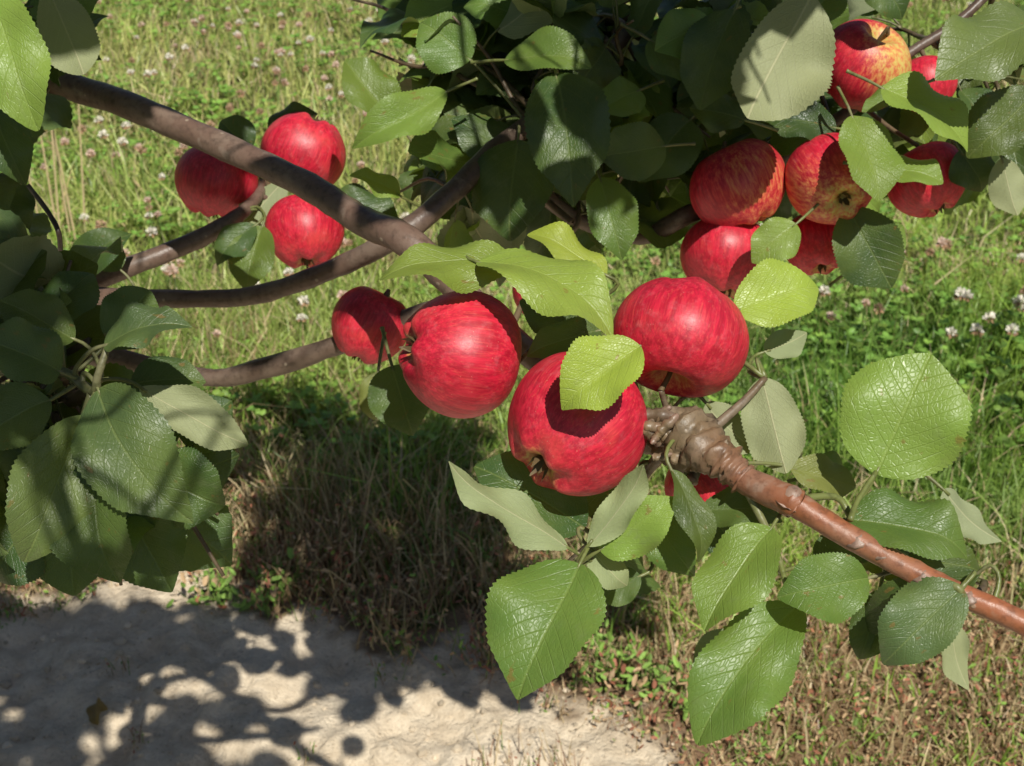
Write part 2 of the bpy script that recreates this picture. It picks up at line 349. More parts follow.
# ------------------------------------------------------------------ tree: limbs
tree=link(bpy.data.objects.new('apple_tree',None))
T=Acc(); BP=[]
def cr(pts,n):
    pts=np.asarray(pts,float); out=[]
    p=np.vstack([2*pts[0]-pts[1],pts,2*pts[-1]-pts[-2]])
    for i in range(1,len(p)-2):
        for k in np.linspace(0,1,n,endpoint=False):
            out.append(.5*((2*p[i])+(-p[i-1]+p[i+1])*k+(2*p[i-1]-5*p[i]+4*p[i+1]-p[i+2])*k*k+(-p[i-1]+3*p[i]-3*p[i+1]+p[i+2])*k**3))
    out.append(p[-2]); return np.array(out)
def tube(pts,rad,col,n=6,sides=10,reg=True,rough=.04,acc=None):
    pts=np.asarray(pts,float); rad=np.asarray(rad,float)
    A=cr(np.hstack([pts,rad[:,None]]),n); pp,rr=A[:,:3],np.abs(A[:,3]); m=len(pp)
    tg=np.gradient(pp,axis=0); tg=nrm_rows(tg); a=nrm(np.cross(tg[0],[.3,.5,.8])); V=[]
    lump=rng.normal(0,rough,(m,sides)); lump=(lump+np.roll(lump,1,0)+np.roll(lump,1,1))/2
    ring=1+rough*1.6*(rng.uniform(0,1,m)<.10)
    for i in range(m):
        a=nrm(a-tg[i]*(a@tg[i])); b=np.cross(tg[i],a)
        for j in range(sides):
            th=2*math.pi*j/sides; V.append(pp[i]+(a*math.cos(th)+b*math.sin(th))*rr[i]*ring[i]*(1+lump[i,j]))
    V.append(pp[0]); V.append(pp[-1]); c0,c1=len(V)-2,len(V)-1
    q=[[i*sides+j,i*sides+(j+1)%sides,(i+1)*sides+(j+1)%sides,(i+1)*sides+j] for i in range(m-1) for j in range(sides)]
    e=(m-1)*sides
    for j in range(0,sides-sides%2,2):
        q.append([c0,(j+2)%sides,j+1,j]); q.append([c1,e+j,e+j+1,e+(j+2)%sides])
    cc=np.asarray(col)
    if cc.ndim==2: 
        ci=np.clip((np.arange(m)/(m-1)*(len(cc)-1)),0,len(cc)-1); lo=np.floor(ci).astype(int); hi=np.minimum(lo+1,len(cc)-1); f=(ci-lo)[:,None]; cm=cc[lo]*(1-f)+cc[hi]*f
        cv=np.vstack([np.repeat(cm,sides,0),cm[:1],cm[-1:]])
    else: cv=np.tile(cc,(len(V),1))
    (acc or T).add(V,q,bcol=cv)
    if reg: BP.extend(list(pp))
GR=np.array([.150,.092,.068]); DK=np.array([.10,.064,.048]); RD=np.array([.28,.095,.042]); TW=np.array([.13,.09,.05]); GN=np.array([.15,.17,.05])
def br(lst,col,**k): tube([P(*q[:3]) for q in lst],[q[3] for q in lst],col,**k)
# trunk
crotch=np.array([-.72,1.10,1.02])
tube([[-.80,1.24,-.08],[-.79,1.22,.05],[-.76,1.17,.45],[-.74,1.13,.8],crotch,[-.72,1.06,1.25],[-.66,.95,1.55],[-.5,.8,1.85],[-.3,.6,2.05]],[.06,.048,.04,.036,.034,.03,.024,.017,.009],GR,n=8,sides=16)
B1s=P(48,78,1.02)
tube([[-.72,1.06,1.25],[-.60,1.03,1.30],[-.48,.98,1.235],B1s]+[P(*q) for q in [(130,106,.98),(215,143,.95),(300,182,.92),(365,222,.885),(410,243,.86),(470,300,.86),(560,380,.87),(630,432,.83),(668,440,.76)]],
     [.02,.0150,.0118,.0102,.0096,.0092,.0090,.0095,.0100,.0088,.0085,.0085,.0095],np.array([GR,GR,GR,GR*1.1,GR]),n=7,sides=14)
br([(655,436,.775,.009),(672,434,.752,.0125),(690,440,.738,.0135),(710,452,.725,.0115),(730,468,.718,.0085),(745,480,.714,.0068)],np.array([TW*1.6,TW*1.3,RD*.8]),n=12,sides=20,rough=.13)
br([(725,464,.72,.0066),(745,480,.714,.0072),(790,501,.70,.0080),(802,508,.698,.0066),(860,543,.69,.0059),(930,580,.68,.0057),(1000,612,.67,.0057),(1080,650,.66,.0055),(1200,700,.64,.0035)],np.array([RD*.8,RD*.95,RD*1.15,RD]),n=9,sides=16,rough=.03)
for _ in range(34):   # wrinkled old fruit spur
    u=rng.uniform(652,724); v=432+(u-655)*.30+rng.normal(0,11); c=P(u,v,.742-.018*rng.uniform()); a=nrm(R*.8-U*.3+K*.2+rng.normal(0,.7,3)); r=rng.uniform(.0018,.0042)
    tube([c-a*r*2.2,c-a*r,c+a*r*1.2,c+a*r*2.8],[r*.6,r,r*.9,r*.25],np.array([TW*2.0,TW*1.1,GR*1.7])*rng.uniform(.6,1.2),n=4,sides=8,rough=.22,reg=False)
br([(795,490,.694,.0032),(790,502,.70,.0088),(783,513,.70,.0032)],GR*1.9,n=3,reg=False)
for (u,v,d) in [(858,541,.69),(880,552,.688),(922,576,.681),(968,598,.674)]:
    br([(u-1,v-7,d-.003,.0022),(u,v,d-.001,.0062),(u+1,v+8,d,.0025)],GR*1.7,n=3,reg=False,rough=.06)
br([(-70,150,1.15,.022),(0,225,1.12,.017),(45,262,1.10,.014),(72,300,1.08,.013),(60,345,1.04,.011),(40,400,.98,.009),(70,400,.80,.005),(95,390,.72,.003)],DK*1.2)
tube([crotch,(crotch+P(-70,150,1.15))/2+np.array([0,0,.03]),P(-70,150,1.15)],[.03,.025,.022],DK*1.3)
br([(60,292,1.09,.011),(130,266,1.09,.0078),(190,243,1.10,.0075),(235,218,1.11,.006),(258,196,1.14,.0045),(262,182,1.17,.003)],GR*.9)
br([(258,196,1.14,.003),(275,200,1.15,.0025),(300,196,1.16,.002)],GR*.9)
br([(68,300,1.08,.012),(165,299,1.05,.0070),(255,295,1.03,.0070),(335,268,1.0,.0070),(400,235,.98,.0078),(455,190,1.0,.0078),(495,150,1.03,.0075),(560,100,1.08,.007),(600,58,1.1,.0065),(650,10,1.12,.006),(690,-60,1.14,.005)],np.array([GR,GR,DK,DK,GR*.8]))
br([(60,345,1.04,.010),(200,377,1.04,.0070),(265,368,1.02,.0080),(335,346,1.0,.0070),(400,320,.98,.006),(450,300,.97,.004)],DK*1.2)
br([(495,150,1.03,.007),(570,215,1.08,.006),(640,236,1.1,.0070),(690,214,1.08,.0075),(735,200,1.11,.006),(790,150,1.12,.006),(850,110,1.1,.005),(900,60,1.1,.004),(960,20,1.1,.004),(1010,-30,1.1,.003)],DK)
br([(600,58,1.1,.006),(575,78,1.08,.004),(560,85,1.02,.002)],DK)
br([(28,185,.95,.0016),(50,215,.95,.0018),(60,240,.95,.0018),(58,285,1.0,.0016)],DK*.4)
br([(850,520,.69,.0016),(858,500,.70,.0014),(876,472,.71,.0013)],GN,reg=False)
br([(790,500,.70,.0022),(835,497,.71,.0018),(850,516,.71,.0015)],GN)
br([(742,478,.715,.003),(762,520,.71,.002),(775,545,.71,.0016),(790,600,.71,.0015)],GN)
br([(668,445,.75,.004),(640,480,.77,.003),(600,530,.74,.0025),(590,560,.73,.002)],TW)
br([(930,582,.68,.003),(960,590,.67,.002),(950,615,.68,.0015)],GN)
br([(700,440,.735,.003),(745,400,.745,.0022),(765,378,.75,.0018)],TW)
br([(560,380,.86,.003),(560,320,.80,.0025),(540,280,.77,.002),(512,264,.76,.0018)],TW)
br([(40,400,.95,.005),(60,372,.74,.0028),(92,392,.70,.0024),(98,375,.69,.002),(108,345,.69,.0016)],GN*.7)
br([(92,392,.70,.0022),(82,430,.70,.002),(95,470,.69,.0015)],GN*.7)
br([(640,346,.69,.0008),(634,350,.715,.0011),(632,362,.78,.0013),(640,400,.81,.0015),(660,436,.78,.002)],GN,reg=False)
# unseen upper limbs, added to carry the shadow-casting crown
for pts,r0 in [([[-.66,.95,1.55],[-.35,.75,1.62],[0,.75,1.68],[.35,.85,1.7],[.7,1.0,1.68]],.014),
               ([[-.5,.8,1.85],[-.25,1.0,1.8],[.05,1.15,1.75],[.3,1.4,1.7],[.6,1.7,1.65]],.012),
               ([[-.66,.95,1.55],[-.62,.6,1.65],[-.5,.25,1.68],[-.3,-.05,1.7]],.012),
               ([[-.35,.75,1.62],[-.25,.5,1.62],[-.15,.3,1.63],[-.05,.1,1.66]],.008),
               ([[-.72,1.06,1.25],[-.85,1.4,1.5],[-.8,1.8,1.7],[-.6,2.2,1.8]],.014),
               ([[-.72,1.06,1.25],[-1.05,1.1,1.5],[-1.35,1.0,1.75],[-1.5,.9,1.9]],.015)]:
    tube(pts,np.linspace(r0,.003,len(pts)),GR,n=6)

# ------------------------------------------------------------------ leaves
LIT=[]; Lh=Acc(); Lc=Acc(); CUR=Lh
def prof_(v,a,b):
    c=a/(a+b); m=c**a*(1-c)**b
    return v**a*(1-v)**b/m*(1-.46*np.clip((v-.76)/.24,0,1)**1.2)
def leaf(base,tip,N,wid,fold=.25,bulge=.06,tint=(.05,.12,.025),nv=24,nu=6,bend=0.,wave=.02,quilt=.006,acc=None):
    base=np.asarray(base,float);tip=np.asarray(tip,float); L=tip-base; l=np.linalg.norm(L); Ld=L/l
    S_=nrm(np.cross(Ld,N)); Nn=np.cross(S_,Ld)
    v=np.linspace(0,1,nv+1)[:,None]; u=np.linspace(-1,1,nu+1)[None,:]
    pr=prof_(np.clip(v,.003,.997),rng.uniform(.48,.66),rng.uniform(.50,.68)); asym=1+rng.normal(0,.07)*np.sign(u)
    pr=pr*(1+.030*np.sin(v*rng.uniform(7,13)+rng.uniform(0,6)+u*1.5))
    saw=np.where(np.arange(nv+1)%2==0,1.0,-.4)[:,None]*(v>.06)*(v<.97)
    s=u*pr*asym; sg=s*(1+.034*saw*np.abs(u)**8)
    ph1,ph2=rng.uniform(0,6.28,2); fq=rng.uniform(6,12)
    hw=wid/2
    H=fold*np.abs(sg)*hw*(1-.25*np.abs(sg))+bulge*l*4*v*(1-v)
    H=H+wave*l*np.abs(s)**2*np.sin(v*fq+np.where(u>0,ph1,ph2))*1.7
    H=H+.014*l*np.sin(v*rng.uniform(4,9)+ph1)*np.sin(np.pi*v)
    H=H+rng.normal(0,.12)*sg*hw*(v-.3)*2
    H=H-rng.uniform(0,.4)*hw*np.clip(np.abs(s)-.6,0,1)**2*4
    t_=8*(v-.33*np.abs(s)+.03*np.sign(u))-.9*s*s
    H=H+quilt*l*(np.abs(np.sin(np.pi*t_))*np.minimum(np.abs(s)*4,1)*(1-np.abs(u)**4))
    H=H-(.2*l)*np.clip(v-.7,0,1)**2*5*rng.uniform(0,1.8)
    pos=base+Ld*l*v[...,None]+S_*(sg*hw+bend*l*4*v*(1-v))[...,None]+Nn*H[...,None]
    idx=np.arange((nv+1)*(nu+1)).reshape(nv+1,nu+1)
    Qd=np.stack([idx[:-1,:-1],idx[:-1,1:],idx[1:,1:],idx[1:,:-1]],-1)
    lf=np.stack([s,v+0*s,np.full_like(s,rng.uniform(0,40))],-1)
    tc=np.asarray(tint)*rng.uniform(.8,1.2); tc=tc+np.array([.05,.035,.0])*max(0,rng.normal(0,.5))*(.4+tc[1]*3)
    tc=np.clip(tc,.008,1)
    (acc or CUR).add(pos,Qd,lf=lf,lcol=np.tile(tc,(s.size,1)))
def petiole(base,Ld,maxd=.05,r=.0011,col=GN):
    bp=np.array(BP); q=base-Ld*.02; dd=np.linalg.norm(bp-q,axis=1); i=int(dd.argmin()); e=bp[i]
    if dd[i]>maxd: e=q-Ld*.006+F*.01
    tube([base+Ld*.004,base-Ld*.008+F*.002,(q+e)/2+F*.004,e],[r*.8,r,r*1.1,r*1.5],col,n=3,sides=6,reg=False,rough=.02)
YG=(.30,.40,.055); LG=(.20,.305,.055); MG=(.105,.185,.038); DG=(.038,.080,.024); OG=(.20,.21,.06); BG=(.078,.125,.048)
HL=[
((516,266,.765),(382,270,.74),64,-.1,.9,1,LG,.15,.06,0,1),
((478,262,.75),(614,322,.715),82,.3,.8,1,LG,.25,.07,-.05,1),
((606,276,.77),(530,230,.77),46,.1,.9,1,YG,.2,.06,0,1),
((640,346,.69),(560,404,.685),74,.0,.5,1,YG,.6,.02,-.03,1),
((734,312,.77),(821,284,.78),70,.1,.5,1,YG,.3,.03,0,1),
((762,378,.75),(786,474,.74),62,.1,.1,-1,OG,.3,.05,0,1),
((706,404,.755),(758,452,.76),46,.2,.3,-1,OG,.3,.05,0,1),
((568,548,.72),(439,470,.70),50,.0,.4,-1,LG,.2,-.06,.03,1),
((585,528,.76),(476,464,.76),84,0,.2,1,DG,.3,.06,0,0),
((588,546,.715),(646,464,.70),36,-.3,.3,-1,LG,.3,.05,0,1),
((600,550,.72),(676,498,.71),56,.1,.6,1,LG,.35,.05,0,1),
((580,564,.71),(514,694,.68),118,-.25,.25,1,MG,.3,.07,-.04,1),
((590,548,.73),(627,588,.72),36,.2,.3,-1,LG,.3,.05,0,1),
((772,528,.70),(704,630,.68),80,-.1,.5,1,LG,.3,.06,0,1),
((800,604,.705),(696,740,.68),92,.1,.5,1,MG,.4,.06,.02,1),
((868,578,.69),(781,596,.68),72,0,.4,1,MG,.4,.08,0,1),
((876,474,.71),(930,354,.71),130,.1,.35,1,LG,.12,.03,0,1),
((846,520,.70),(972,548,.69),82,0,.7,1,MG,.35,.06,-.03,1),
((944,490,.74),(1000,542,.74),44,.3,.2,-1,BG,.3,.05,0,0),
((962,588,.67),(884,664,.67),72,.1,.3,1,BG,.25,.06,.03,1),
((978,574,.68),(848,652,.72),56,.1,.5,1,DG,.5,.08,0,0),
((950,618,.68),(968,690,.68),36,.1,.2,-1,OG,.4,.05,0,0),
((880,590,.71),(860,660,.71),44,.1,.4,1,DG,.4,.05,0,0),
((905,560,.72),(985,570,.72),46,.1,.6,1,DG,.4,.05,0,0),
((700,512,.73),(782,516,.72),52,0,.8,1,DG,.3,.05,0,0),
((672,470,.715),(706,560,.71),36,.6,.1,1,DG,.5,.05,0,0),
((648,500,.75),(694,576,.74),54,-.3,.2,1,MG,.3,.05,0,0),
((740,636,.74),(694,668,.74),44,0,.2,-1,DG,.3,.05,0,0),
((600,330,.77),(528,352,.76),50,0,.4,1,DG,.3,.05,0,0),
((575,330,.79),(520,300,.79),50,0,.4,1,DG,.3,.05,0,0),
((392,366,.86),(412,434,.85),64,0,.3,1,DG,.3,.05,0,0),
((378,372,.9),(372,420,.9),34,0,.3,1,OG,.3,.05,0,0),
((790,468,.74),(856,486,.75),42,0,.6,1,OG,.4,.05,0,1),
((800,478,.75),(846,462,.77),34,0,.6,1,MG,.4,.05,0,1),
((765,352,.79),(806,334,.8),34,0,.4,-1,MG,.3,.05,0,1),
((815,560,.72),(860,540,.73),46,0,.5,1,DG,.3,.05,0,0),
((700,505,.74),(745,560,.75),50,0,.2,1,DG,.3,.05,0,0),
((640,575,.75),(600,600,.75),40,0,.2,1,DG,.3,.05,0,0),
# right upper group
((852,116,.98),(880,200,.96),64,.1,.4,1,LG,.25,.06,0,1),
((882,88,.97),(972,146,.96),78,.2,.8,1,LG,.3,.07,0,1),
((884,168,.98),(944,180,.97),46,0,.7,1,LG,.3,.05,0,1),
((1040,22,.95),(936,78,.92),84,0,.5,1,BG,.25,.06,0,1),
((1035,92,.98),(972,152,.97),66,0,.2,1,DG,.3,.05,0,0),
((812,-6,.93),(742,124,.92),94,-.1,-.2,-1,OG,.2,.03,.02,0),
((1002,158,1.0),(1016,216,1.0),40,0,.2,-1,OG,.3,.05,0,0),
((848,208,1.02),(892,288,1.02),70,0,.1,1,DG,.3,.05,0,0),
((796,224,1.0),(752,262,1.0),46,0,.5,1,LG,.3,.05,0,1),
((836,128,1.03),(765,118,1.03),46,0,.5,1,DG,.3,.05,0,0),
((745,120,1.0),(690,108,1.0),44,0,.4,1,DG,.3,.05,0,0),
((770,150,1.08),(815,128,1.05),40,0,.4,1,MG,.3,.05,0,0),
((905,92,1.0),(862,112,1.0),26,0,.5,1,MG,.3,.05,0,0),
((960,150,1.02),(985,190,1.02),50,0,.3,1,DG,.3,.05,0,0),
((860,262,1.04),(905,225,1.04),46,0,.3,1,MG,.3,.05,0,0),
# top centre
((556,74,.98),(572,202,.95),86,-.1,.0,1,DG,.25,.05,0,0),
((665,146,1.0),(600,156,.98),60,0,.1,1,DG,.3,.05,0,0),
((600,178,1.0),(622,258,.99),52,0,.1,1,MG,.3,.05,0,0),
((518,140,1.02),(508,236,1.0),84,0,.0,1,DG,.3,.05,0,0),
((446,92,1.0),(352,142,.98),48,0,.5,1,LG,.6,.10,-.05,1),
((400,196,1.04),(352,172,1.02),30,0,.7,1,LG,.3,.05,0,1),
((395,120,1.05),(345,60,1.05),56,0,.3,1,MG,.5,.05,0,1),
((470,60,1.05),(420,20,1.05),64,0,.3,1,MG,.3,.05,0,1),
((505,60,1.0),(590,62,.98),54,0,.6,1,MG,.3,.07,0,1),
((640,90,1.02),(600,110,1.0),44,0,.3,1,MG,.3,.05,0,0),
((690,120,1.05),(640,180,1.03),62,0,.1,1,DG,.3,.05,0,0),
((650,40,1.0),(720,90,.98),66,0,.3,1,DG,.3,.05,0,0),
((710,20,.98),(655,50,.98),56,0,.4,1,MG,.3,.05,0,0),
((735,10,.98),(700,110,.97),66,0,.2,1,DG,.3,.05,0,0),
((870,-24,.98),(905,16,.98),46,0,.2,1,DG,.3,.05,0,0),
((840,-14,.95),(800,22,.95),46,0,.2,1,MG,.3,.05,0,0),
# upper left
((-12,-10,.85),(34,128,.84),76,.1,.2,1,LG,.25,.06,0,1),
((48,-12,.9),(86,78,.9),60,.1,-.1,-1,OG,.25,.06,0,0),
((-20,80,.9),(24,182,.9),56,.1,.1,1,DG,.25,.06,0,0),
((-10,180,1.0),(26,230,1.0),50,.1,.1,1,DG,.25,.06,0,0),
((70,270,1.05),(128,232,1.05),44,0,.4,1,DG,.4,.06,0,0),
((120,270,1.06),(84,236,1.06),40,0,.4,1,DG,.4,.06,0,0),
((285,180,1.15),(240,230,1.12),40,0,.2,-1,MG,.3,.06,0,0),
((262,226,1.10),(245,290,1.09),50,0,.2,1,MG,.3,.06,0,0),
((255,225,1.10),(215,262,1.09),36,0,.2,1,DG,.3,.06,0,0),
((272,140,1.18),(315,110,1.18),42,0,.2,1,DG,.3,.06,0,0),
((245,160,1.18),(195,150,1.18),40,0,.4,1,DG,.3,.06,0,0),
((250,150,1.18),(220,120,1.18),40,0,.4,1,DG,.3,.06,0,0),
((330,200,1.12),(400,222,1.12),46,0,.4,1,DG,.3,.06,0,0),
# left cluster
((98,390,.69),(182,518,.66),98,-.1,.35,1,BG,.25,.05,.03,1),
((84,416,.69),(28,562,.67),86,.2,.2,1,BG,.3,.05,0,1),
((140,388,.72),(248,446,.72),50,0,.4,-1,OG,.3,.05,0,1),
((94,462,.68),(116,584,.68),92,.1,.1,1,DG,.3,.05,0,0),
((104,346,.69),(186,320,.68),60,0,.8,1,BG,.35,.08,0,1),
((60,372,.70),(-20,338,.68),70,0,.8,1,BG,.35,.08,0,0),
((74,340,.73),(0,300,.72),62,0,.8,1,DG,.35,.08,0,0),
((50,400,.70),(-30,450,.68),80,0,.4,1,BG,.35,.06,0,0),
((150,470,.73),(222,508,.73),84,0,.1,1,DG,.3,.05,0,0),
((120,500,.74),(172,592,.74),86,0,.1,1,DG,.3,.05,0,0),
((70,500,.74),(74,596,.74),86,0,.1,1,DG,.3,.05,0,0),
((30,520,.74),(-10,580,.74),80,0,.1,1,DG,.3,.05,0,0),
((108,340,.74),(150,290,.75),60,0,.5,1,DG,.3,.05,0,0),
((130,385,.74),(205,380,.74),60,0,.5,1,DG,.3,.05,0,0),
((190,450,.76),(230,400,.76),66,0,.2,1,DG,.3,.05,0,0),
((60,450,.72),(10,490,.72),80,0,.2,1,DG,.3,.05,0,0),
((40,330,.78),(90,270,.80),60,0,.5,1,DG,.3,.05,0,0),
((10,300,.80),(45,250,.80),50,0,.5,1,DG,.3,.05,0,0),
]
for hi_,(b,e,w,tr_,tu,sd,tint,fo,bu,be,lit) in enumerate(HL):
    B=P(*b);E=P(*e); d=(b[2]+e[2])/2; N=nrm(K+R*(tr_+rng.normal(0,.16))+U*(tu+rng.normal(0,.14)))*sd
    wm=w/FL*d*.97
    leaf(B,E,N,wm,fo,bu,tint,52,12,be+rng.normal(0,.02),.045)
    if hi_!=3: petiole(B,nrm(E-B),.05)
    if lit: LIT.append((B+E)/2)
# apples ------------------------------------------------------------
AP=[ # u,v,d,diam px, calyx dir (R,U,K), red amount, squash
(461,353,.78,131,(-.92,.12,.36),1.0,.93),
(577,424,.745,142,(-.60,-.62,.42),1.0,.98),
(680,337,.75,141,(.25,.85,-.35),1.0,.82),
(706,486,.83,84,(.3,-.6,.4),1.0,.9),
(370,325,.99,80,(-.3,-.7,.0),1.0,.95),
(217,181,1.15,84,(-.2,-.8,-.2),1.0,.88),
(304,152,1.18,88,(.3,.7,.1),1.0,.86),
(304,231,1.13,80,(.1,-.8,.2),1.0,.92),
(738,186,1.05,97,(.3,-.75,.0),.88,.9),
(831,180,1.03,92,(.15,-.55,.75),.86,1.0),
(728,258,1.07,98,(-.1,-.9,.1),.95,.82),
(817,243,1.08,70,(.1,-.8,.3),.98,.9),
(928,180,1.05,82,(.3,-.8,.1),.95,.85),
(864,66,1.04,92,(-.2,-.5,-.5),.62,.95),
(926,84,1.10,60,(0,-.8,.2),.95,.9),
(541,292,.90,60,(0,-.8,.2),.95,.9),
]
def apple(i,u,v,d,dp,cd,red,sq):
    c=P(u,v,d); Rr=dp/FL*d/2*1.0; ax=nrm(R*cd[0]+U*cd[1]+K*cd[2])
    nth,nph=56,64; th=np.linspace(.0,np.pi,nth+1)[:,None]; ph=np.linspace(0,2*np.pi,nph,endpoint=False)[None,:]
    p5=rng.uniform(0,6.28); rh=np.sin(th)
    tocal=(1-np.cos(th))/2
    rad=rh*(1+.05*np.cos(th))*(1+.032*np.cos(5*ph+p5)*tocal**1.3+.026*np.cos(2*ph+p5*2)+.024*np.cos(3*ph+p5*3)*(1-tocal))
    z=np.cos(th)*sq*np.ones_like(ph)+.04*np.sign(np.cos(th))*rh**2*(1-rh)*4
    z=z-np.where(th<np.pi/2,.42*np.exp(-(rh/.27)**2),0)+np.where(th>np.pi/2,.27*np.exp(-(rh/.26)**2),0)
    z=z-.05*np.cos(5*ph+p5)*np.where(th>2.0,1,0)*np.exp(-((rh-.42)/.2)**2)+.06*rad*np.cos(ph+p5)
    V=np.stack([rad*np.cos(ph),rad*np.sin(ph),z],-1)*Rr
    A=np.stack([np.cos(ph)*rh,np.sin(ph)*rh,np.cos(th)+0*ph],-1)
    idx=np.arange((nth+1)*nph).reshape(nth+1,nph)
    Qd=np.stack([idx[:-1],idx[1:],np.roll(idx,-1,1)[1:],np.roll(idx,-1,1)[:-1]],-1).reshape(-1,4)
    zz=-ax; xx=nrm(np.cross([.2,.9,.3],zz)); yy=np.cross(zz,xx); M=np.stack([xx,yy,zz],1)
    Wd=(V.reshape(-1,3)/Rr)@M.T
    blush_side=Wd@nrm([.6,-.5,.1]) if i==13 else (Wd@nrm(rng.normal(0,1,3)))  # gradient across the fruit for its red-to-yellow skin blush
    blush=np.clip(red - (.28 if red<.94 else .12)*(blush_side+.2),0,1.2)
    if i==13: blush=np.clip(.92-.62*np.clip(blush_side,-.2,1),0,1)
    cav=(np.clip(np.exp(-(rh/.16)**2),0,1)+0*ph).ravel(); cav2=(np.exp(-(rh/.40)**2)+0*ph).ravel()
    acc=Acc(); acc.add(V,Qd,apco=A+np.array([0,0,i*5.3]),blush=np.stack([blush,cav*.75,cav2],-1))
    nA=len(Qd)
    for k in range(5):
        a=k*1.2566+p5; dr=np.array([math.cos(a),math.sin(a),0]); sd=np.array([-math.sin(a),math.cos(a),0]); z0=(-sq+.30)*Rr
        w=.055*Rr; p0=dr*.03*Rr+[0,0,z0]; p1=dr*.13*Rr+[0,0,z0-.16*Rr]; p2=dr*rng.uniform(.08,.22)*Rr+[0,0,z0-.32*Rr]
        acc.add([p0-sd*w,p0+sd*w,p1-sd*w,p1+sd*w,p2-sd*w*.15,p2+sd*w*.15],[[0,1,3,2],[2,3,5,4]],apco=np.zeros((6,3)),blush=np.zeros((6,3)))
    nS=10
    pts=cr([[0,0,(sq-.45)*Rr],[.02*Rr,0,(sq-.2)*Rr],[.08*Rr,.03*Rr,(sq+.05)*Rr]],3); m=len(pts); V2=[]
    for k,p in enumerate(pts):
        for j in range(6): a=j*math.pi/3; V2.append(p+np.array([math.cos(a),math.sin(a),0])*(.035+.02*(k/m)**3)*Rr)
    q=[[k*6+j,k*6+(j+1)%6,(k+1)*6+(j+1)%6,(k+1)*6+j] for k in range(m-1) for j in range(6)]
    acc.add(V2,q,apco=np.zeros((len(V2),3)),blush=np.zeros((len(V2),3)))
    mi=np.r_[np.zeros(nA),np.ones(nS+len(q))]
    o=mk('red_apple',np.concatenate(acc.V),np.concatenate(acc.Q),[M_apple,M_stem],{k:np.concatenate(v) for k,v in acc.A.items()},True,mi)
    o.matrix_world=Matrix.Translation(Vector(c))@Matrix(M.tolist()).to_4x4()
    e=c+M@np.array([.08*Rr,.03*Rr,(sq+.03)*Rr]); bp=np.array(BP); j=int(np.linalg.norm(bp-e,axis=1).argmin())
    tube([e,(e+bp[j])/2+rng.normal(0,.002,3),bp[j]],[.0016,.0018,.0025],TW*1.1,n=4,sides=7,reg=False)
    if i not in (4,5,15): LIT.append(c)
for i,a in enumerate(AP): apple(i,*a)
LITP=np.array(LIT)
def blocks(p,rad=.06):
    q=p-LITP; tt=q@SUN; dd=np.linalg.norm(q-tt[:,None]*SUN,axis=1); return bool(((tt>0)&(dd<rad)).any())
def hidesapple(p):
    u,v,d=px(p)
    for a in AP:
        if d<a[2]+.02 and abs(u-a[0])<a[3]/2+45 and abs(v-a[1])<a[3]/2+45: return True
    return False
# image-pixel boxes kept free of fill leaves so the camera sees the meadow
OPEN=[(50,185,80,240),(150,335,292,372),(180,250,300,362),(240,372,350,900),(370,482,430,900),(-400,262,592,900),(480,1300,690,900),(812,1300,212,352),(965,1300,350,570),(840,1300,640,900),(618,684,222,292),(790,842,290,455),(345,385,230,290),(185,330,60,110),(500,690,600,900),(120,345,-50,100)]
def opened(p):
    u,v,d=px(p); return d>0 and any(a<u<b and c<v<e for a,b,c,e in OPEN)
def cluster(c,n,size,tints,test,hero=True,r0=.002):
    bp=np.array(BP); j=int(np.linalg.norm(bp-c,axis=1).argmin()); s=bp[j]; ax=nrm(c-s+rng.normal(0,.01,3)); L=np.linalg.norm(c-s)
    if L<.05: s=c-ax*.05
    mid_=(s+c)/2+rng.normal(0,.012,3)
    pts=cr([s,mid_,c,c+ax*.05+[0,0,-.01]],5); got=0
    if hero and (any(opened(p) for p in pts[5:]) or any(hidesapple(p) for p in pts[4:])): return
    for k in range(n):
        f=rng.uniform(.3,1); p=pts[int(f*(len(pts)-1))]
        rd=rng.normal(0,1,3); rd=nrm(rd-ax*(rd@ax)); dr=nrm(rd*.9+ax*.5+np.array([0,-.05,-.25])); b=p+dr*rng.uniform(.015,.03); l=size*rng.uniform(.65,1.2); e=b+dr*l
        cc=(b+e)/2
        if not test(cc): continue
        if hero and (hidesapple(cc) or hidesapple(e) or hidesapple(b) or opened(cc) or opened(e) or opened(b)): continue
        N=nrm(np.array([0,-.15,.9])+rng.normal(0,.45,3)+K*.35)
        if abs(N@dr)>.93: N=nrm(N+rng.normal(0,.8,3))
        tt=tints[rng.integers(len(tints))]
        if hero: leaf(b,e,N,l*rng.uniform(.56,.74),rng.uniform(.1,.7),rng.uniform(-.04,.14),tt,26,6,rng.normal(0,.05),.055,.004)
        else: leaf(b,e,N,l*rng.uniform(.58,.72),rng.uniform(.1,.5),rng.uniform(0,.12),tt,10,4,rng.normal(0,.03),.035,0,Lc)
        tube([p,(p+b)/2+[0,0,.002],b+dr*.003],[.0012,.0009,.0008],GN*.7,n=2,sides=5 if hero else 4,reg=False,rough=.02); got+=1
    if got: tube([s,mid_,c,c+ax*.05+[0,0,-.01]],[r0*1.4,r0,r0*.8,r0*.5],TW*.8,n=4,sides=7,reg=False)
D3=[DG,MG,DG,BG]
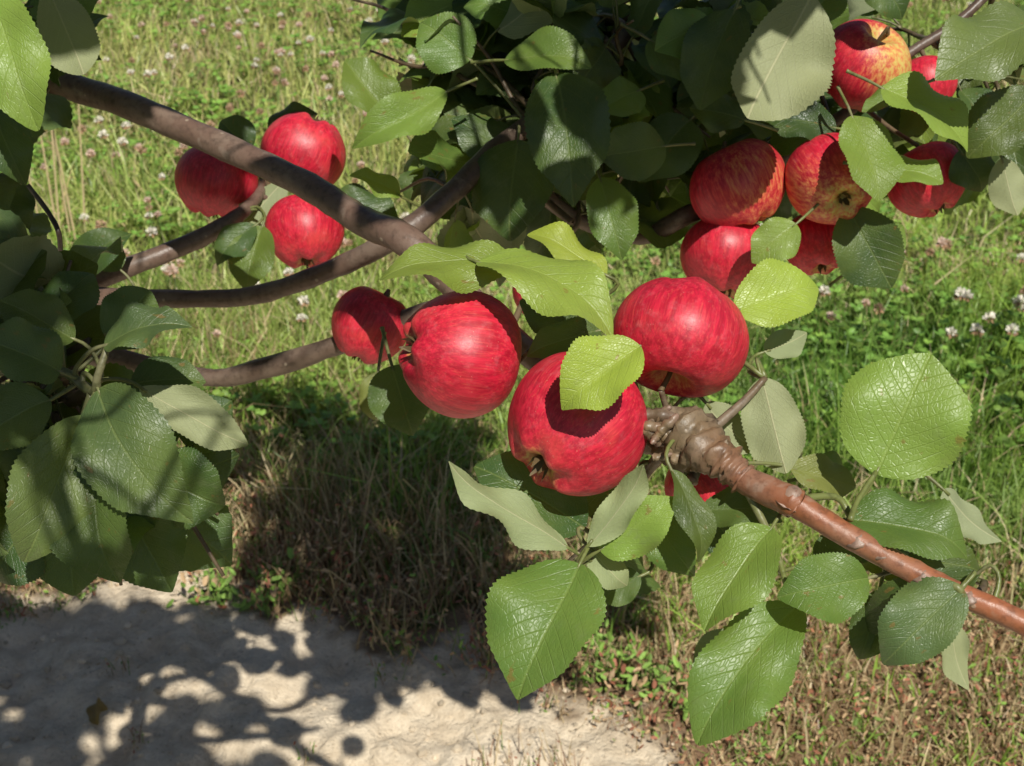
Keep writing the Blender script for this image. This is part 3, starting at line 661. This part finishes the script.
for (u,v,d,su,sv,sd_,cn,nl) in [
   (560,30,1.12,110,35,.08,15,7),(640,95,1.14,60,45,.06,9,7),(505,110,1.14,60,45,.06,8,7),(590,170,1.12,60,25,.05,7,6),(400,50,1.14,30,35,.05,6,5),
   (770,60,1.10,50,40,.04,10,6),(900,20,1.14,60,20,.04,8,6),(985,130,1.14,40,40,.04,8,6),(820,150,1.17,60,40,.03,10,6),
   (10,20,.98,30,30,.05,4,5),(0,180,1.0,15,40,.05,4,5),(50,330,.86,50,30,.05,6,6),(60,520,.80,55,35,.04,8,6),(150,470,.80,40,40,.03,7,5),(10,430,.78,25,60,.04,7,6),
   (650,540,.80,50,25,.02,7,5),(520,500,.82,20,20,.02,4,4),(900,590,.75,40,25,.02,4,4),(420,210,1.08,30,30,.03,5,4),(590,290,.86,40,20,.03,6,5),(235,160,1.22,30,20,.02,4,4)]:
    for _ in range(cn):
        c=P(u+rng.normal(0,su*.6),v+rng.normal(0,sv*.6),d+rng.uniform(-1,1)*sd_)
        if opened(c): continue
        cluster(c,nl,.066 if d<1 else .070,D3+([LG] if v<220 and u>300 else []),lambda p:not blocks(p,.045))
def inshade(p):
    g=p-SUN*(p[2]/SUN[2]); u,v,d=px(g)
    if not(-350<u<1500 and v<1050 and v>120 and d>0): return rng.uniform()<.3
    if 235<u<500 and 400<v<600: return rng.uniform()<.85
    if 120<u<470 and 606<v<672: return True
    if u<115 and v>610: return True
    if u<110 and 400<v<560: return True
    if 130<=u<310 and v>=712: return True
    if u<350 and v>770: return rng.uniform()<.8
    if 520<u<640 and 480<v<600: return rng.uniform()<.35
    if 970<u and 340<v<450: return True
    return False
cnt=0  # unseen crown clusters, placed so their shadows fall on chosen ground areas
for _ in range(1800):
    if cnt>250: break
    z=rng.uniform(1.56,2.0); k=rng.uniform()
    if k<.38: gu,gv=rng.uniform(230,505),rng.uniform(400,610)
    elif k<.66: gu,gv=rng.uniform(-100,470),rng.uniform(600,680)
    elif k<.90: gu,gv=rng.uniform(-200,320),rng.uniform(695,900)
    elif k<.95: gu,gv=rng.uniform(970,1200),rng.uniform(340,450)
    else: gu,gv=rng.uniform(-300,200),rng.uniform(350,600)
    ray=F+R*(gu-512)/FL+U*(383-gv)/FL; g=CAM-ray*(CAM[2]/ray[2]); c=g+SUN*(z/SUN[2])
    if blocks(c,.05): continue
    cluster(c,7,.078,[DG,MG],lambda p:(inshade(p) and not blocks(p,.055) and p[2]>1.5-.1*(p[1]<0)),False,r0=.0022); cnt+=1
for _ in range(60):
    c=np.array([rng.uniform(-1.6,-.75),rng.uniform(.6,2.0),rng.uniform(1.1,1.95)])
    cluster(c,7,.075,[DG,MG],lambda p:px(p)[0]<-20 and not blocks(p,.055) and inshade(p),False,r0=.003)
for _ in range(20):  # unseen clusters sunward of the left spray, added to shadow it
    tgt=P(rng.uniform(-20,210),rng.uniform(330,580),.72); c=tgt+SUN*rng.uniform(.55,.75)
    cluster(c,5,.078,[DG,MG],lambda p:p[2]>1.5 and not blocks(p,.05),False)
for _ in range(26):  # unseen clusters sunward of the top-centre leaves, added to darken them by shadow
    tgt=P(rng.uniform(480,680),rng.uniform(60,220),1.05); c=tgt+SUN*rng.uniform(.5,.7)
    cluster(c,4,.075,[DG,MG],lambda p:p[2]>1.5 and not blocks(p,.05),False)
T.make('limbs',[M_bark],tree); Lh.make('leaves',[M_leaf],tree); Lc.make('shade_crown_leaves',[M_leaf2],tree)  # last mesh: out-of-view crown leaves, added to cast shadows
Lf=Acc()
for (x,y) in [(-.28,1.98),(-.31,1.95),(-.62,1.62),(.32,1.62),(-.1,2.02),(.42,1.78),(-.9,1.7)]:
    z=float(gh(x,y))+.008; a=rng.uniform(0,6.28); b=np.array([x,y,z]); e=b+np.array([math.cos(a),math.sin(a),.15])*.05
    leaf(b,e,nrm([rng.normal(0,.3),rng.normal(0,.3),1]),.03,.6,.1,(.26,.12,.04),24,6,0,.06,acc=Lf)
Lf.make('fallen_leaves',[M_leaf])

# ------------------------------------------------------------------ light, sky, camera
w=bpy.data.worlds.new("World"); scene.world=w; w.use_nodes=True; nt=w.node_tree
sk=nt.nodes.new('ShaderNodeTexSky'); sk.sky_type='NISHITA'; sk.sun_disc=False
sk.sun_elevation=math.asin(SUN[2]); sk.sun_rotation=math.atan2(SUN[0],SUN[1])
bg=nt.nodes['Background']; nt.links.new(sk.outputs[0],bg.inputs[0]); bg.inputs[1].default_value=.05
sl=bpy.data.lights.new('sun','SUN'); sl.energy=5.0; sl.angle=math.radians(.5); sl.color=(1,.965,.87)
so=link(bpy.data.objects.new('sun',sl)); so.rotation_euler=Vector(SUN).to_track_quat('Z','Y').to_euler(); so.location=(1,-3,5)
cd=bpy.data.cameras.new('camera'); cd.sensor_width=36; cd.lens=FL*36/1024; cd.clip_start=.02; cd.clip_end=2000
cd.dof.use_dof=True; cd.dof.focus_distance=.72; cd.dof.aperture_fstop=28
co=link(bpy.data.objects.new('camera',cd)); co.location=CAM; co.rotation_euler=(math.pi/2-PITCH,0,0); scene.camera=co
scene.view_settings.view_transform='Standard'; scene.view_settings.look='None'; scene.view_settings.exposure=0
